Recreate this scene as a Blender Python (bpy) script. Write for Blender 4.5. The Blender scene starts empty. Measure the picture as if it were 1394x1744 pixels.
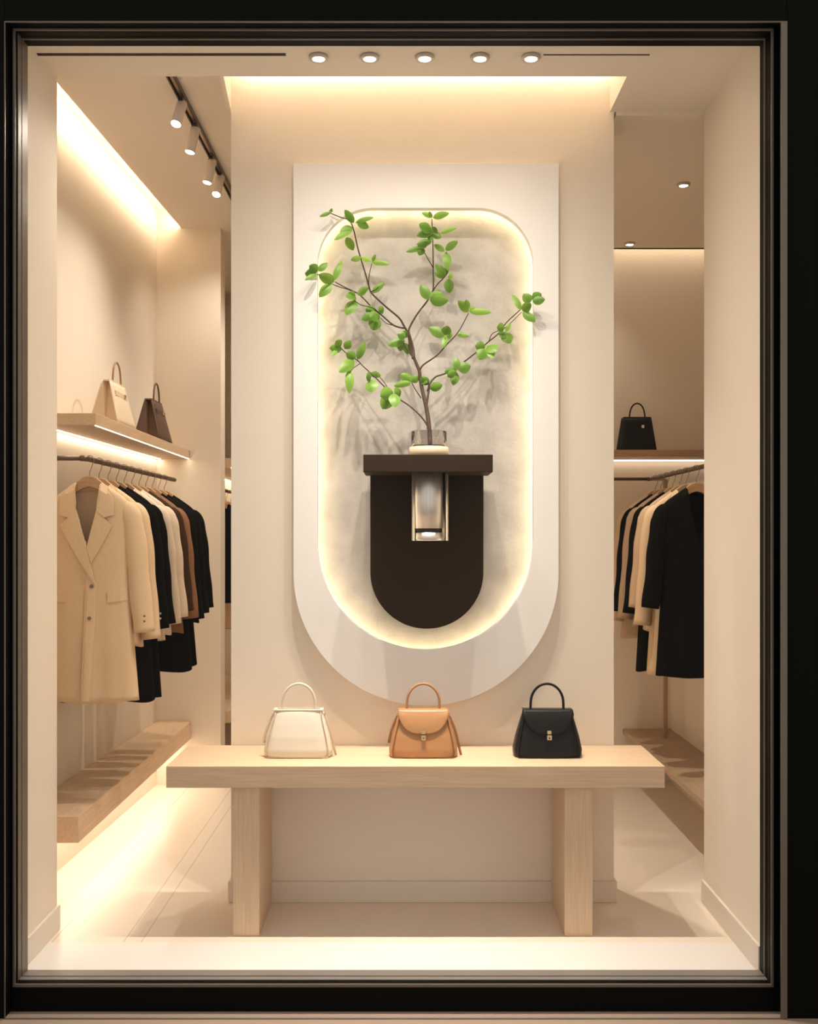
import bpy, bmesh, math, random
from mathutils import Vector, Matrix
random.seed(7)
scn = bpy.context.scene
COL = scn.collection
F, CX, CY, CH = 1776.0, 695.0, 915.0, 1.53      # focal length and vanishing point (pixels), eye height (m)

# ---------------------------------------------------------------- camera, world, exposure
cam_d = bpy.data.cameras.new('camera'); cam = bpy.data.objects.new('camera', cam_d); COL.objects.link(cam)
cam_d.sensor_fit = 'VERTICAL'; cam_d.sensor_height = 36.0; cam_d.sensor_width = 36.0
cam_d.lens = F / 1744.0 * 36.0
cam_d.shift_x = (697 - CX) / 1744.0; cam_d.shift_y = (CY - 872) / 1744.0
cam_d.clip_start = 0.05; cam_d.clip_end = 100
cam.location = (0, 0, CH); cam.rotation_euler = (math.pi / 2, 0, 0)
scn.camera = cam
w = bpy.data.worlds.new('street_fill'); scn.world = w; w.use_nodes = True
w.node_tree.nodes['Background'].inputs[0].default_value = (1.0, 0.93, 0.84, 1)
w.node_tree.nodes['Background'].inputs[1].default_value = 0.48  # warm fill added from the street side to brighten the display
scn.view_settings.view_transform = 'Standard'; scn.view_settings.look = 'None'
scn.view_settings.exposure = 0.56; scn.view_settings.gamma = 1.0
scn.view_settings.use_curve_mapping = False
scn.cycles.max_bounces = 10; scn.cycles.diffuse_bounces = 6; scn.cycles.sample_clamp_indirect = 6.0
scn.cycles.caustics_reflective = False; scn.cycles.caustics_refractive = False
WARM = (1.0, 0.83, 0.62)          # strip lights
SPOT = (1.0, 0.90, 0.77)          # downlights
E_DOWN = [1.25, .5, 1.35, .45, .95]      # wall-washing downlights
E_WASH, WASH_C = 2.8, .030
E_COVE, E_LEFT, E_SHELF, E_BENCH, E_NICHE, E_BACK, E_TRACK, E_RDOWN = 4, 7.5, 6, 13, 10, 1.6, 1.15, 1.9

# ---------------------------------------------------------------- helpers
def P(px, py, Y):
    return Vector(((px - CX) / F * Y, Y, CH - (py - CY) / F * Y))

def empty(name, loc, label=None, cat=None, group=None, rz=0):
    o = bpy.data.objects.new(name, None); COL.objects.link(o); o.empty_display_size = 0.05
    o.location = loc; o.rotation_euler = (0, 0, rz)
    tag(o, label, cat, group); return o

def tag(o, label=None, cat=None, group=None, kind=None):
    if label: o['label'] = label
    if cat: o['category'] = cat
    if group: o['group'] = group
    if kind: o['kind'] = kind
    return o

class MB:
    def __init__(s): s.bm = bmesh.new()
    def box(s, x0, x1, y0, y1, z0, z1, bev=0.0, seg=2):
        b = bmesh.new()
        bmesh.ops.create_cube(b, size=1)
        for v in b.verts:
            v.co = Vector((x0 + (v.co.x + .5) * (x1 - x0), y0 + (v.co.y + .5) * (y1 - y0), z0 + (v.co.z + .5) * (z1 - z0)))
        if bev: bmesh.ops.bevel(b, geom=list(b.edges), offset=bev, segments=seg, affect='EDGES', profile=.7)
        s.add(b); return s
    def add(s, b, M=None):
        if M is not None: bmesh.ops.transform(b, matrix=M, verts=b.verts)
        vm = {}
        for v in b.verts: vm[v] = s.bm.verts.new(v.co)
        for f in b.faces:
            try: nf = s.bm.faces.new([vm[v] for v in f.verts]); nf.smooth = f.smooth
            except ValueError: pass
        b.free(); return s
    def quad(s, *p):
        s.bm.faces.new([s.bm.verts.new(Vector(q)) for q in p]); return s
    def tube(s, pts, r, n=10, cap=True, squash=None):
        pts = [Vector(p) for p in pts]; m = len(pts)
        rr = r if isinstance(r, (list, tuple)) else [r] * m
        rings = []; up = None
        for i, p in enumerate(pts):
            t = (pts[min(i + 1, m - 1)] - pts[max(i - 1, 0)]).normalized()
            if up is None:
                a = Vector((0, 1, 0)) if abs(t.y) < .9 else Vector((1, 0, 0))
            else: a = up
            u = (a - t * a.dot(t)).normalized(); up = u; v = t.cross(u)
            ra, rb = (rr[i], rr[i]) if not isinstance(rr[i], (tuple, list)) else rr[i]
            rings.append([s.bm.verts.new(p + u * ra * math.cos(2 * math.pi * k / n) + v * rb * math.sin(2 * math.pi * k / n)) for k in range(n)])
        for a, b in zip(rings, rings[1:]):
            for k in range(n):
                f = s.bm.faces.new((a[k], a[(k + 1) % n], b[(k + 1) % n], b[k])); f.smooth = True
        if cap:
            s.bm.faces.new(rings[0][::-1]); s.bm.faces.new(rings[-1])
        return s
    def lathe(s, prof, c=(0, 0, 0), n=40, a0=0, a1=2 * math.pi, smooth=True):
        """prof: (r, z) pairs around the vertical axis"""
        full = abs(a1 - a0 - 2 * math.pi) < 1e-6; N = n if full else n + 1
        rings = [[s.bm.verts.new((c[0] + r * math.cos(a0 + (a1 - a0) * k / n), c[1] + r * math.sin(a0 + (a1 - a0) * k / n), c[2] + z)) for k in range(N)] for r, z in prof]
        for a, b in zip(rings, rings[1:]):
            for k in range(n):
                k2 = (k + 1) % N
                f = s.bm.faces.new((a[k], a[k2], b[k2], b[k])); f.smooth = smooth
        if full:
            for R, (r, z) in ((rings[0], prof[0]), (rings[-1], prof[-1])):
                if r > 1e-5: 
                    try: s.bm.faces.new(R)
                    except ValueError: pass
        return s
    def plate(s, outer, y0, y1, hole=None, bev=0.0):
        """flat outline in XZ extruded from y0 to y1, with an optional hole"""
        b = bmesh.new(); es = []
        for loop in ([outer] + ([hole] if hole else [])):
            vs = [b.verts.new((x, y0, z)) for x, z in loop]
            es += [b.edges.new((vs[i], vs[(i + 1) % len(vs)])) for i in range(len(vs))]
        if hole: bmesh.ops.triangle_fill(b, edges=es, use_beauty=True, use_dissolve=False)
        else: b.faces.new(list(b.verts))
        ext = bmesh.ops.extrude_face_region(b, geom=list(b.faces))
        bmesh.ops.translate(b, verts=[g for g in ext['geom'] if isinstance(g, bmesh.types.BMVert)], vec=(0, y1 - y0, 0))
        bmesh.ops.recalc_face_normals(b, faces=b.faces)
        if bev:
            ed = [e for e in b.edges if len(e.link_faces) == 2 and e.calc_face_angle(0) > 1.0]
            bmesh.ops.bevel(b, geom=ed, offset=bev, segments=2, affect='EDGES', profile=.6)
        s.add(b); return s
    def build(s, name, m, parent=None, loc=None, recalc=True, kind=None):
        if recalc: bmesh.ops.recalc_face_normals(s.bm, faces=s.bm.faces)
        me = bpy.data.meshes.new(name); s.bm.to_mesh(me); s.bm.free()
        me.materials.append(m)
        o = bpy.data.objects.new(name, me); COL.objects.link(o)
        if parent is not None: o.parent = parent
        if loc is not None: o.location = loc
        if kind: o['kind'] = kind
        return o

def smooth_path(pts, n=6):
    pts = [Vector(p) for p in pts]; out = []
    for i in range(len(pts) - 1):
        p0, p1, p2, p3 = pts[max(i - 1, 0)], pts[i], pts[i + 1], pts[min(i + 2, len(pts) - 1)]
        for k in range(n):
            t = k / n
            out.append(.5 * ((2 * p1) + (p2 - p0) * t + (2 * p0 - 5 * p1 + 4 * p2 - p3) * t * t + (3 * p1 - p0 - 3 * p2 + p3) * t ** 3))
    out.append(pts[-1]); return out

def interp(tab, z):
    for (a, *va), (b, *vb) in zip(tab, tab[1:]):
        if (a - z) * (b - z) <= 0:
            t = (z - a) / (b - a) if b != a else 0
            return [p + (q - p) * t for p, q in zip(va, vb)]
    return list(tab[0][1:]) if abs(z - tab[0][0]) < abs(z - tab[-1][0]) else list(tab[-1][1:])

# ---------------------------------------------------------------- materials
def mat(name, col, rough=.5, metal=0.0, spec=.5, noise=None, bump=None, coat=0, sheen=0):
    m = bpy.data.materials.new(name); m.use_nodes = True; nt = m.node_tree
    b = nt.nodes['Principled BSDF']
    b.inputs['Base Color'].default_value = (*col, 1); b.inputs['Roughness'].default_value = rough
    b.inputs['Metallic'].default_value = metal; b.inputs['Specular IOR Level'].default_value = spec
    if coat: b.inputs['Coat Weight'].default_value = coat
    if sheen: b.inputs['Sheen Weight'].default_value = sheen
    if noise or bump:
        tc = nt.nodes.new('ShaderNodeTexCoord')
    if noise:                      # (scale, amount, stretch)
        sc, amt, st = noise
        mp = nt.nodes.new('ShaderNodeMapping'); mp.inputs['Scale'].default_value = st
        nz = nt.nodes.new('ShaderNodeTexNoise'); nz.inputs['Scale'].default_value = sc; nz.inputs['Detail'].default_value = 8
        nz.inputs['Roughness'].default_value = .6
        rp = nt.nodes.new('ShaderNodeValToRGB')
        rp.color_ramp.elements[0].position = .3; rp.color_ramp.elements[1].position = .7
        rp.color_ramp.elements[0].color = (*[c * (1 - amt) for c in col], 1)
        rp.color_ramp.elements[1].color = (*[min(1, c * (1 + amt)) for c in col], 1)
        nt.links.new(tc.outputs['Object'], mp.inputs[0]); nt.links.new(mp.outputs[0], nz.inputs['Vector'])
        nt.links.new(nz.outputs['Fac'], rp.inputs[0]); nt.links.new(rp.outputs[0], b.inputs['Base Color'])
    if bump:                       # (scale, strength)
        n2 = nt.nodes.new('ShaderNodeTexNoise'); n2.inputs['Scale'].default_value = bump[0]; n2.inputs['Detail'].default_value = 6
        bp = nt.nodes.new('ShaderNodeBump'); bp.inputs['Strength'].default_value = bump[1]; bp.inputs['Distance'].default_value = .004
        nt.links.new(tc.outputs['Object'], n2.inputs['Vector']); nt.links.new(n2.outputs['Fac'], bp.inputs['Height'])
        nt.links.new(bp.outputs[0], b.inputs['Normal'])
    return m

def emit(name, col, s):
    m = bpy.data.materials.new(name); m.use_nodes = True; nt = m.node_tree; nt.nodes.clear()
    e = nt.nodes.new('ShaderNodeEmission'); e.inputs[0].default_value = (*col, 1); e.inputs[1].default_value = s
    o = nt.nodes.new('ShaderNodeOutputMaterial'); nt.links.new(e.outputs[0], o.inputs[0]); return m

WALL = mat('wall_paint', (.80, .72, .615), .6, spec=.3, bump=(60, .03))
CEIL = mat('ceiling_paint', (.80, .73, .64), .7, spec=.2)
PANEL = mat('panel_plaster', (.90, .872, .835), .65, spec=.25, noise=(3, .025, (1, 1, 1)))
CONC = mat('concrete', (.56, .52, .48), .85, spec=.2, noise=(7, .16, (1, 1, 1)), bump=(90, .25))
TRIM = mat('baseboard_paint', (.74, .67, .58), .5, spec=.3)
WHITE_FLOOR = mat('white_stone', (.77, .74, .71), .35, spec=.4)
OAK = {}
def oak(axis, col=(.66, .485, .325)):
    k = (axis, col)
    if k not in OAK:
        st = {'x': (.8, 26, 26), 'y': (26, .8, 26), 'z': (26, 26, .8)}[axis]
        OAK[k] = mat('oak_' + axis, col, .45, spec=.35, noise=(6, .13, st))
    return OAK[k]
DARK = mat('dark_brown_lacquer', (.036, .0235, .0135), .55, spec=.1, bump=(200, .02))
STEEL = mat('brushed_steel', (.78, .745, .71), .48, 1.0, noise=(8, .10, (40, 40, .2)))
STEEL2 = mat('pale_steel', (.80, .76, .71), .45, 1.0)
BLACK_RUBBER = mat('black_ring', (.01, .01, .01), .5)
FRAME = mat('black_frame', (.0035, .0035, .003), .45, spec=.06)
FRAME2 = mat('grey_frame_edge', (.15, .125, .105), .4, .4)
SILL = mat('grey_sill', (.25, .235, .22), .4, .3)
SURROUND = mat('black_facade', (.004, .004, .0032), .6, spec=.05)
BRONZE = mat('bronze_rail', (.16, .11, .075), .35, .8)
HOOKM = mat('hook_metal', (.30, .23, .17), .3, .9)
HWOOD = mat('hanger_wood', (.50, .30, .15), .4, spec=.4, noise=(8, .15, (1, 6, 6)))
GOLD = mat('gold_lock', (.80, .60, .33), .25, 1.0)
TRACKM = mat('track_metal', (.07, .05, .04), .3, .7)
LAMPW = mat('lamp_body', (.70, .62, .54), .4)
RING = mat('downlight_ring', (.55, .49, .42), .35, .3)
SLOT = mat('dark_slot', (.012, .008, .006), .6)
BARK = mat('bark', (.060, .032, .019), .8, noise=(30, .35, (1, 1, .3)), bump=(120, .4))
VCREAM = mat('vase_base', (.74, .58, .40), .5)
PAVE = mat('pavement_stone', (.34, .25, .19), .6)
L_LENS = emit('lens_glow', (1, .9, .75), 14)

def cloth(name, col): return mat(name, col, .9, spec=.04, noise=(140, .05, (1, 1, 1)), bump=(500, .12))
def leather(name, col, r=.38, sp=.35): return mat(name, col, r, spec=sp, bump=(260, .05))

def floor_material():
    m = mat('floor_stone', (.78, .69, .58), .32, spec=.4); nt = m.node_tree; b = nt.nodes['Principled BSDF']
    g = nt.nodes.new('ShaderNodeNewGeometry'); sx = nt.nodes.new('ShaderNodeSeparateXYZ'); nt.links.new(g.outputs['Position'], sx.inputs[0])
    prev = None
    for c in (-1.345, -1.075, -1.008):
        d = nt.nodes.new('ShaderNodeMath'); d.operation = 'COMPARE'; d.inputs[1].default_value = c; d.inputs[2].default_value = .0018
        nt.links.new(sx.outputs['X'], d.inputs[0])
        if prev is None: prev = d
        else:
            a = nt.nodes.new('ShaderNodeMath'); a.operation = 'MAXIMUM'
            nt.links.new(prev.outputs[0], a.inputs[0]); nt.links.new(d.outputs[0], a.inputs[1]); prev = a
    mx = nt.nodes.new('ShaderNodeMix'); mx.data_type = 'RGBA'
    mx.inputs[6].default_value = (.78, .69, .58, 1); mx.inputs[7].default_value = (.50, .42, .34, 1)
    nt.links.new(prev.outputs[0], mx.inputs[0]); nt.links.new(mx.outputs[2], b.inputs['Base Color'])
    return m
FLOORM = floor_material()

def leaf_material():
    m = bpy.data.materials.new('leaf'); m.use_nodes = True; nt = m.node_tree; b = nt.nodes['Principled BSDF']
    at = nt.nodes.new('ShaderNodeAttribute'); at.attribute_name = 'leaf_tone'
    rp = nt.nodes.new('ShaderNodeValToRGB')
    rp.color_ramp.elements[0].color = (.050, .155, .012, 1); rp.color_ramp.elements[1].color = (.27, .46, .07, 1)
    nt.links.new(at.outputs['Fac'], rp.inputs[0]); nt.links.new(rp.outputs[0], b.inputs['Base Color'])
    b.inputs['Roughness'].default_value = .4; b.inputs['Specular IOR Level'].default_value = .4
    tr = nt.nodes.new('ShaderNodeBsdfTranslucent'); nt.links.new(rp.outputs[0], tr.inputs[0])
    mx = nt.nodes.new('ShaderNodeMixShader'); mx.inputs[0].default_value = .25
    nt.links.new(b.outputs[0], mx.inputs[1]); nt.links.new(tr.outputs[0], mx.inputs[2])
    nt.links.new(mx.outputs[0], nt.nodes['Material Output'].inputs[0]); return m
LEAF = leaf_material()

def pane_material():
    m = bpy.data.materials.new('window_glass'); m.use_nodes = True; nt = m.node_tree; nt.nodes.clear()
    t = nt.nodes.new('ShaderNodeBsdfTransparent'); t.inputs[0].default_value = (.99, .985, .98, 1)
    gl = nt.nodes.new('ShaderNodeBsdfGlossy'); gl.inputs['Roughness'].default_value = .02
    mx = nt.nodes.new('ShaderNodeMixShader'); mx.inputs[0].default_value = .004
    o = nt.nodes.new('ShaderNodeOutputMaterial')
    nt.links.new(t.outputs[0], mx.inputs[1]); nt.links.new(gl.outputs[0], mx.inputs[2]); nt.links.new(mx.outputs[0], o.inputs[0]); return m
PANE = pane_material()
def vase_glass():
    m = bpy.data.materials.new('clear_glass'); m.use_nodes = True; b = m.node_tree.nodes['Principled BSDF']
    b.inputs['Base Color'].default_value = (.98, .98, .97, 1); b.inputs['Roughness'].default_value = .02
    b.inputs['Transmission Weight'].default_value = 1; b.inputs['IOR'].default_value = 1.45; return m
VGLASS = vase_glass()

# ---------------------------------------------------------------- the setting
ZC, ZL, ZR = 3.315, 3.44, 3.30          # soffit, left room ceiling, right room ceiling
YS, YW = 4.04, 4.376                    # soffit back edge, face of the centre wall
XCL, XCR = -.742, .865                  # centre wall left and right edges
XLW, XRW = 1.24, 1.24
S = lambda mb, name, m, parent=None: mb.build(name, m, parent, kind=None if parent else 'structure')

S(MB().box(-1.8, 2.25, 3.938, 8.9, -.1, 0), 'floor', FLOORM)
S(MB().box(-1.5, 1.4, 3.58, 3.938, -.1, 0), 'trim_1', WHITE_FLOOR)
S(MB().box(-4, 4, 1.2, 3.56, -.2, -.086), 'ground', PAVE)

# side partitions of the display
S(MB().box(-1.62, -1.37, 3.60, 4.07, 0, 3.75), 'wall_left', WALL)
S(MB().box(1.243, 2.25, 3.60, 4.372, 0, 3.75), 'wall_right', WALL)
S(MB().box(-1.37, -1.358, 3.66, 4.075, 0, .095, .004), 'baseboard_left', TRIM)
S(MB().box(1.231, 1.243, 3.66, 4.376, 0, .095, .004), 'baseboard_right', TRIM)

# centre wall with its deep rounded recess
PX0, PX1 = P(500, 0, 4.336).x, P(952, 0, 4.336).x
PZT, PZB = P(0, 278, 4.336).z, P(0, 1202, 4.336).z
NX0, NX1 = P(541, 0, 4.336).x, P(909, 0, 4.336).x
NZT, NZB = P(0, 354, 4.336).z, P(0, 1107, 4.336).z
def stadium(x0, x1, zt, zb, rt, n=28):
    """square or rounded top corners, half-round bottom"""
    r = (x1 - x0) / 2; cx = (x0 + x1) / 2; pts = []
    for k in range(2 * n + 1):
        a = math.pi + math.pi * k / (2 * n); pts.append((cx + r * math.cos(a), zb + r + r * math.sin(a)))
    if rt > 0:
        for k in range(n + 1):
            a = math.pi / 2 * k / n; pts.append((x1 - rt + rt * math.cos(a), zt - rt + rt * math.sin(a)))
        for k in range(n + 1):
            a = math.pi / 2 + math.pi / 2 * k / n; pts.append((x0 + rt + rt * math.cos(a), zt - rt + rt * math.sin(a)))
    else: pts += [(x1, zt), (x0, zt)]
    return pts
OFF = .032
hole_big = stadium(NX0 - OFF, NX1 + OFF, NZT + OFF, NZB - OFF, .235 + OFF)
hole = stadium(NX0, NX1, NZT, NZB, .235)
YN = 4.455
wc = MB()
wc.plate([(XCL, 0), (XCR, 0), (XCR, 3.62), (XCL, 3.62)], YW, YN, hole_big)
wc.box(XCL, XCR, YN, 4.62, 0, 3.62)
wall_c = S(wc, 'wall_center', WALL)
S(MB().plate(stadium(NX0 - OFF + .002, NX1 + OFF - .002, NZT + OFF - .002, NZB - OFF + .002, .235 + OFF), YN - .006, YN - .0005), 'niche_back', CONC, wall_c)
bb = MB(); bb.box(XCL - .012, XCR + .012, YW - .012, YW, 0, .089, .004)
bb.box(XCR, XCR + .012, YW, 4.62, 0, .089, .004); bb.box(XCL - .012, XCL, YW, 4.62, 0, .089, .004)
S(bb, 'baseboard_center', TRIM)
# raised plaster panel
pan = tag(MB().plate(stadium(PX0, PX1, PZT, PZB, 0, 40), 4.336, YW - .0005, hole, .0015).build('plaster_feature', PANEL),
          'large white plaster panel with half-round bottom and backlit rounded opening', 'wall panel')
# strip light round the inside of the recess, behind the rim
led = MB()
hb = stadium(NX0 - OFF + .004, NX1 + OFF - .004, NZT + OFF - .004, NZB - OFF + .004, .235 + OFF - .004)
for i in range(len(hb)):
    (xa, za), (xb, zb) = hb[i], hb[(i + 1) % len(hb)]
    led.quad((xa, 4.418, za), (xb, 4.418, zb), (xb, 4.436, zb), (xa, 4.436, za))
S(led, 'niche_strip_light', emit('niche_led', (1.0, .83, .50), E_NICHE), wall_c)

# soffit over the display window with its light slot
so = MB(); T = .03
so.box(-1.37, 1.243, 3.60, YS, ZC, ZC + T)
so.box(.8485, 1.66, YS, YW, ZC, ZC + T)
so.box(.8485, .875, YS, YW + .2, ZC + T, 3.62)
so.box(-1.37, XCR, YS - .03, YS, ZC + T, 3.62)
so.box(XCL - .03, XCR + .03, YS - .03, 4.62, 3.62, 3.65)
so.bm.faces.ensure_lookup_table()
b = bmesh.new()
v = [b.verts.new(q) for q in ((-.714, YS, ZC), (-.728, YS, ZC), (XCL - .014, YW, ZC), (XCL, YW, ZC), (-.714, YS, 3.62), (-.728, YS, 3.62), (XCL - .014, YW, 3.62), (XCL, YW, 3.62))]
for f in ((0, 1, 2, 3), (4, 5, 6, 7), (0, 1, 5, 4), (1, 2, 6, 5), (2, 3, 7, 6), (3, 0, 4, 7)): b.faces.new([v[i] for i in f])
so.add(b)
ceil = S(so, 'ceiling', CEIL)
S(MB().box(-.70, .835, 4.336, 4.346, 3.492, 3.51), 'cove_strip_light', emit('cove_led', WARM, E_COVE * 4), ceil)

# left room: ceiling with side cove, walls
cl = MB(); b = bmesh.new()
pl = [(-1.474, 4.377), (-1.40, 6.45), (-1.40, 8.8), (-.10, 8.8), (-.10, 4.62), (XCL - .014, 4.62), (XCL - .014, YW), (-.728, YS), (-1.474, YS)]
vs = [b.verts.new((x, y, ZL)) for x, y in pl]; f = b.faces.new(vs)
ex = bmesh.ops.extrude_face_region(b, geom=[f]); bmesh.ops.translate(b, verts=[g for g in ex['geom'] if isinstance(g, bmesh.types.BMVert)], vec=(0, 0, .02)); cl.add(b)
ceil_l = S(cl, 'ceiling_left', CEIL)
S(MB().box(-1.80, -.10, YS, 8.8, 3.55, 3.58), 'ceiling_left_cove', CEIL)
lw = MB(); b = bmesh.new()
LWP = [(-1.625, 4.07), (-1.554, 6.45), (-1.8, 6.45), (-1.8, 4.07)]
lo = [b.verts.new((x, y, 0)) for x, y in LWP]; hi = [b.verts.new((x, y, 3.55)) for x, y in LWP]
b.faces.new(lo); b.faces.new(hi)
for i in range(4): b.faces.new((lo[i], lo[(i + 1) % 4], hi[(i + 1) % 4], hi[i]))
lw.add(b); S(lw, 'wall_left_alcove', WALL)
lwx = lambda y: -1.625 + (y - 4.07) / 2.38 * .071
S(MB().box(-1.8, -1.158, 6.45, 6.60, 0, 3.55), 'wall_alcove_end', WALL)
S(MB().box(-1.80, -1.52, 6.60, 8.7, 0, 3.55), 'wall_left_rear', WALL)
S(MB().box(-1.80, -.05, 8.7, 8.8, 0, 3.55), 'wall_back_left', WALL)
S(MB().box(-.15, -.05, 6.54, 8.7, 0, 3.55), 'wall_divider', WALL)
def strip(x0, y0, x1, y1, z, wd, m, name, parent, up=False):
    mb = MB(); d = Vector((x1 - x0, y1 - y0, 0)).normalized(); n = Vector((-d.y, d.x, 0)) * wd / 2
    a, c = Vector((x0, y0, z)), Vector((x1, y1, z))
    mb.quad(a - n, a + n, c + n, c - n); return mb.build(name, m, parent)
# cove strip lights up behind the ceiling lip
mb = MB(); xa, xb = -1.464, -1.390
b = bmesh.new(); q = [(xa, 4.377), (xa + .008, 4.377), (xb + .008, 6.44), (xb, 6.44)]
lo = [b.verts.new((x, y, ZL + .021)) for x, y in q]; hi = [b.verts.new((x, y, ZL + .046)) for x, y in q]
b.faces.new(lo); b.faces.new(hi)
for i in range(4): b.faces.new((lo[i], lo[(i + 1) % 4], hi[(i + 1) % 4], hi[i]))
mb.add(b)
S(mb, 'side_cove_strip_light', emit('left_led', WARM, E_LEFT * 3), ceil_l)

# right room
cr = MB(); cr.box(.875, 2.10, YW, 6.41, ZR, ZR + .03); cr.box(-.10, .875, 4.62, 6.41, ZR, ZR + .03)
cr.box(-.10, -.085, 4.62, 6.54, ZR, 3.58); cr.box(-.10, 2.10, 6.41, 6.56, 3.50, 3.53); cr.box(-.10, 2.10, 6.38, 6.41, ZR, 3.53)
ceil_r = S(cr, 'ceiling_right', CEIL)
S(MB().box(-.05, 2.10, 6.54, 6.64, 0, 3.55), 'wall_back_right', WALL)
S(MB().box(1.646, 1.70, 4.372, 6.54, 0, 1.85), 'wall_right_alcove', WALL)
S(MB().box(2.10, 2.25, 4.372, 6.64, 0, 3.55), 'wall_right_outer', WALL)
S(MB().box(-.05, 2.08, 6.412, 6.422, 3.38, 3.40), 'back_cove_strip_light', emit('back_led', WARM, E_BACK * 4), ceil_r)

# ---------------------------------------------------------------- shop window
GX0, GX1, GZ0, GZ1 = P(40, 0, 3.62).x, P(1301, 0, 3.62).x, P(0, 1660, 3.62).z, P(0, 70, 3.62).z
def rect(x0, x1, z0, z1): return [(x0, z0), (x1, z0), (x1, z1), (x0, z1)]
OX0, OX1, OZ0, OZ1 = P(8, 0, 3.50).x, P(1341, 0, 3.50).x, -.086, P(0, 37, 3.50).z
win = S(MB().plate(rect(OX0 - .02, OX1 + .02, OZ0 - .02, OZ1 + .02), 3.553, 3.66, rect(GX0, GX1, GZ0, GZ1), .004), 'window_1', FRAME)
MB().box(GX0 + .001, GX1 - .001, 3.575, 3.655, GZ0 - .003, GZ0 + .0025, .001).build('sill_strip', SILL, win)
MB().box(GX0 - .003, GX0 + .0025, 3.565, 3.655, GZ0 + .003, GZ1, .001).build('lit_side_reveal', FRAME2, win)  # paler strip paints in the light grazing the left reveal
S(MB().plate(rect(GX0 - .004, GX1 + .004, GZ0 - .004, GZ1 + .004), 3.598, 3.606, rect(GX0 + .004, GX1 - .004, GZ0 + .004, GZ1 - .004)), 'glazing_bead', FRAME2, win)
S(MB().plate(rect(GX0 - .010, GX1 + .010, GZ0 - .012, GZ1 + .010), 3.545, 3.553, rect(GX0 - .001, GX1 + .001, GZ0 - .001, GZ1 + .001), .002), 'frame_edge', FRAME2, win)
S(MB().box(GX0 - .002, GX1 + .002, 3.617, 3.623, GZ0 - .002, GZ1 + .002), 'glass_pane', PANE, win)
S(MB().box(-4, OX0, 3.50, 3.553, -.086, 5, .004).box(OX1, 4, 3.50, 3.553, -.086, 5, .004).box(OX0, OX1, 3.50, 3.553, OZ1, 5, .004), 'wall_front', SURROUND)
S(MB().plate(rect(OX0, OX1, OZ0, OZ1), 3.494, 3.502, rect(OX0 + .003, OX1 - .022, OZ0 + .003, OZ1 - .004), .002), 'trim_2', FRAME2)  # paler ring, its right side widened to paint in the facade highlight

# ---------------------------------------------------------------- table
tb = empty('display_table', (P(708, 0, 3.97).x, 4.17, 0), 'long pale oak display table on two slab legs below white panel', 'table')
def at(mb, parent, name, m):           # geometry written in world coordinates, kept under its thing
    o = mb.build(name, m, parent); o.location = -Vector(parent.location) if parent.rotation_euler[2] == 0 else (0, 0, 0); return o
TX0, TX1, TZ = P(283, 0, 3.97).x, P(1133, 0, 3.97).x, .658
TZ0 = P(0, 1342, 3.97).z
at(MB().box(TX0, TX1, 3.97, 4.374, TZ0, TZ, .0025), tb, 'tabletop', oak('x'))
for a, c in ((397, 442), (962, 1010)):
    at(MB().box(P(a, 0, 4.0).x, P(c, 0, 4.0).x, 4.0, 4.362, 0, TZ0, .0025), tb, 'leg', oak('z'))

# ---------------------------------------------------------------- dark bracket shelf in the niche
br = empty('bracket_shelf', (P(729, 0, 4.2).x, YN, 1.3), 'dark brown wall shelf with U-shaped back plate inside the lit niche', 'shelf')
YB = 4.385
at(MB().plate(stadium(P(631, 0, YB).x, P(824, 0, YB).x, P(0, 806, YB).z, P(0, 1071, YB).z, 0, 30), YB, YN - .03, None, .003), br, 'back_plate', DARK)
at(MB().box(P(640, 0, YB).x + .03, P(815, 0, YB).x - .03, YN - .032, YN - .006, 1.35, 1.78), br, 'mounting_spacer', DARK)
YP = 4.14
SZ1, SZ0 = P(0, 774, YP).z, P(0, 804, YP).z
at(MB().box(P(619, 0, YP).x, P(840, 0, YP).x, YP, 4.40, SZ0, SZ1, .003), br, 'shelf_top', DARK)
cyc = P(733, 0, 4.24); R0 = .060
zb = P(0, 921, 4.2).z
at(MB().lathe([(R0, SZ0), (R0, P(0, 900, 4.2).z)], (cyc.x - .007, 4.236, 0), 48), br, 'steel_cylinder', STEEL)
at(MB().lathe([(R0 - .004, P(0, 900, 4.2).z), (R0 - .004, P(0, 907, 4.2).z)], (cyc.x - .007, 4.236, 0), 48), br, 'ring', BLACK_RUBBER)
at(MB().lathe([(R0 - .002, P(0, 907, 4.2).z), (R0 - .002, zb + .004), (R0 - .006, zb), (.03, zb)], (cyc.x - .007, 4.236, 0), 48), br, 'end_cap', STEEL2)
sl = MB(); ro, ri = .0745, .070
sl.lathe([(ro, zb), (ro, SZ0), (ri, SZ0), (ri, zb), (ro, zb)], (cyc.x, 4.25, 0), 30, math.radians(-32), math.radians(212))
at(sl, br, 'steel_holder', STEEL2)

# vase
vb = P(731, 774, 4.285); vz = SZ1
VY = 4.285
va = empty('glass_vase', (vb.x, VY, vz), 'small clear glass vase on cream base, on dark bracket shelf', 'vase')
MB().lathe([(.0, 0), (.078, 0), (.081, .003), (.081, .038), (.078, .041), (.0, .041)], (0, 0, 0), 48).build('vase_base', VCREAM, va)
MB().lathe([(.0, .0415), (.0735, .0415), (.0735, .104), (.0728, .105), (.0662, .105), (.0655, .104), (.0655, .050), (.0, .050)], (0, 0, 0), 64).build('glass_cylinder', VGLASS, va)

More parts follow.
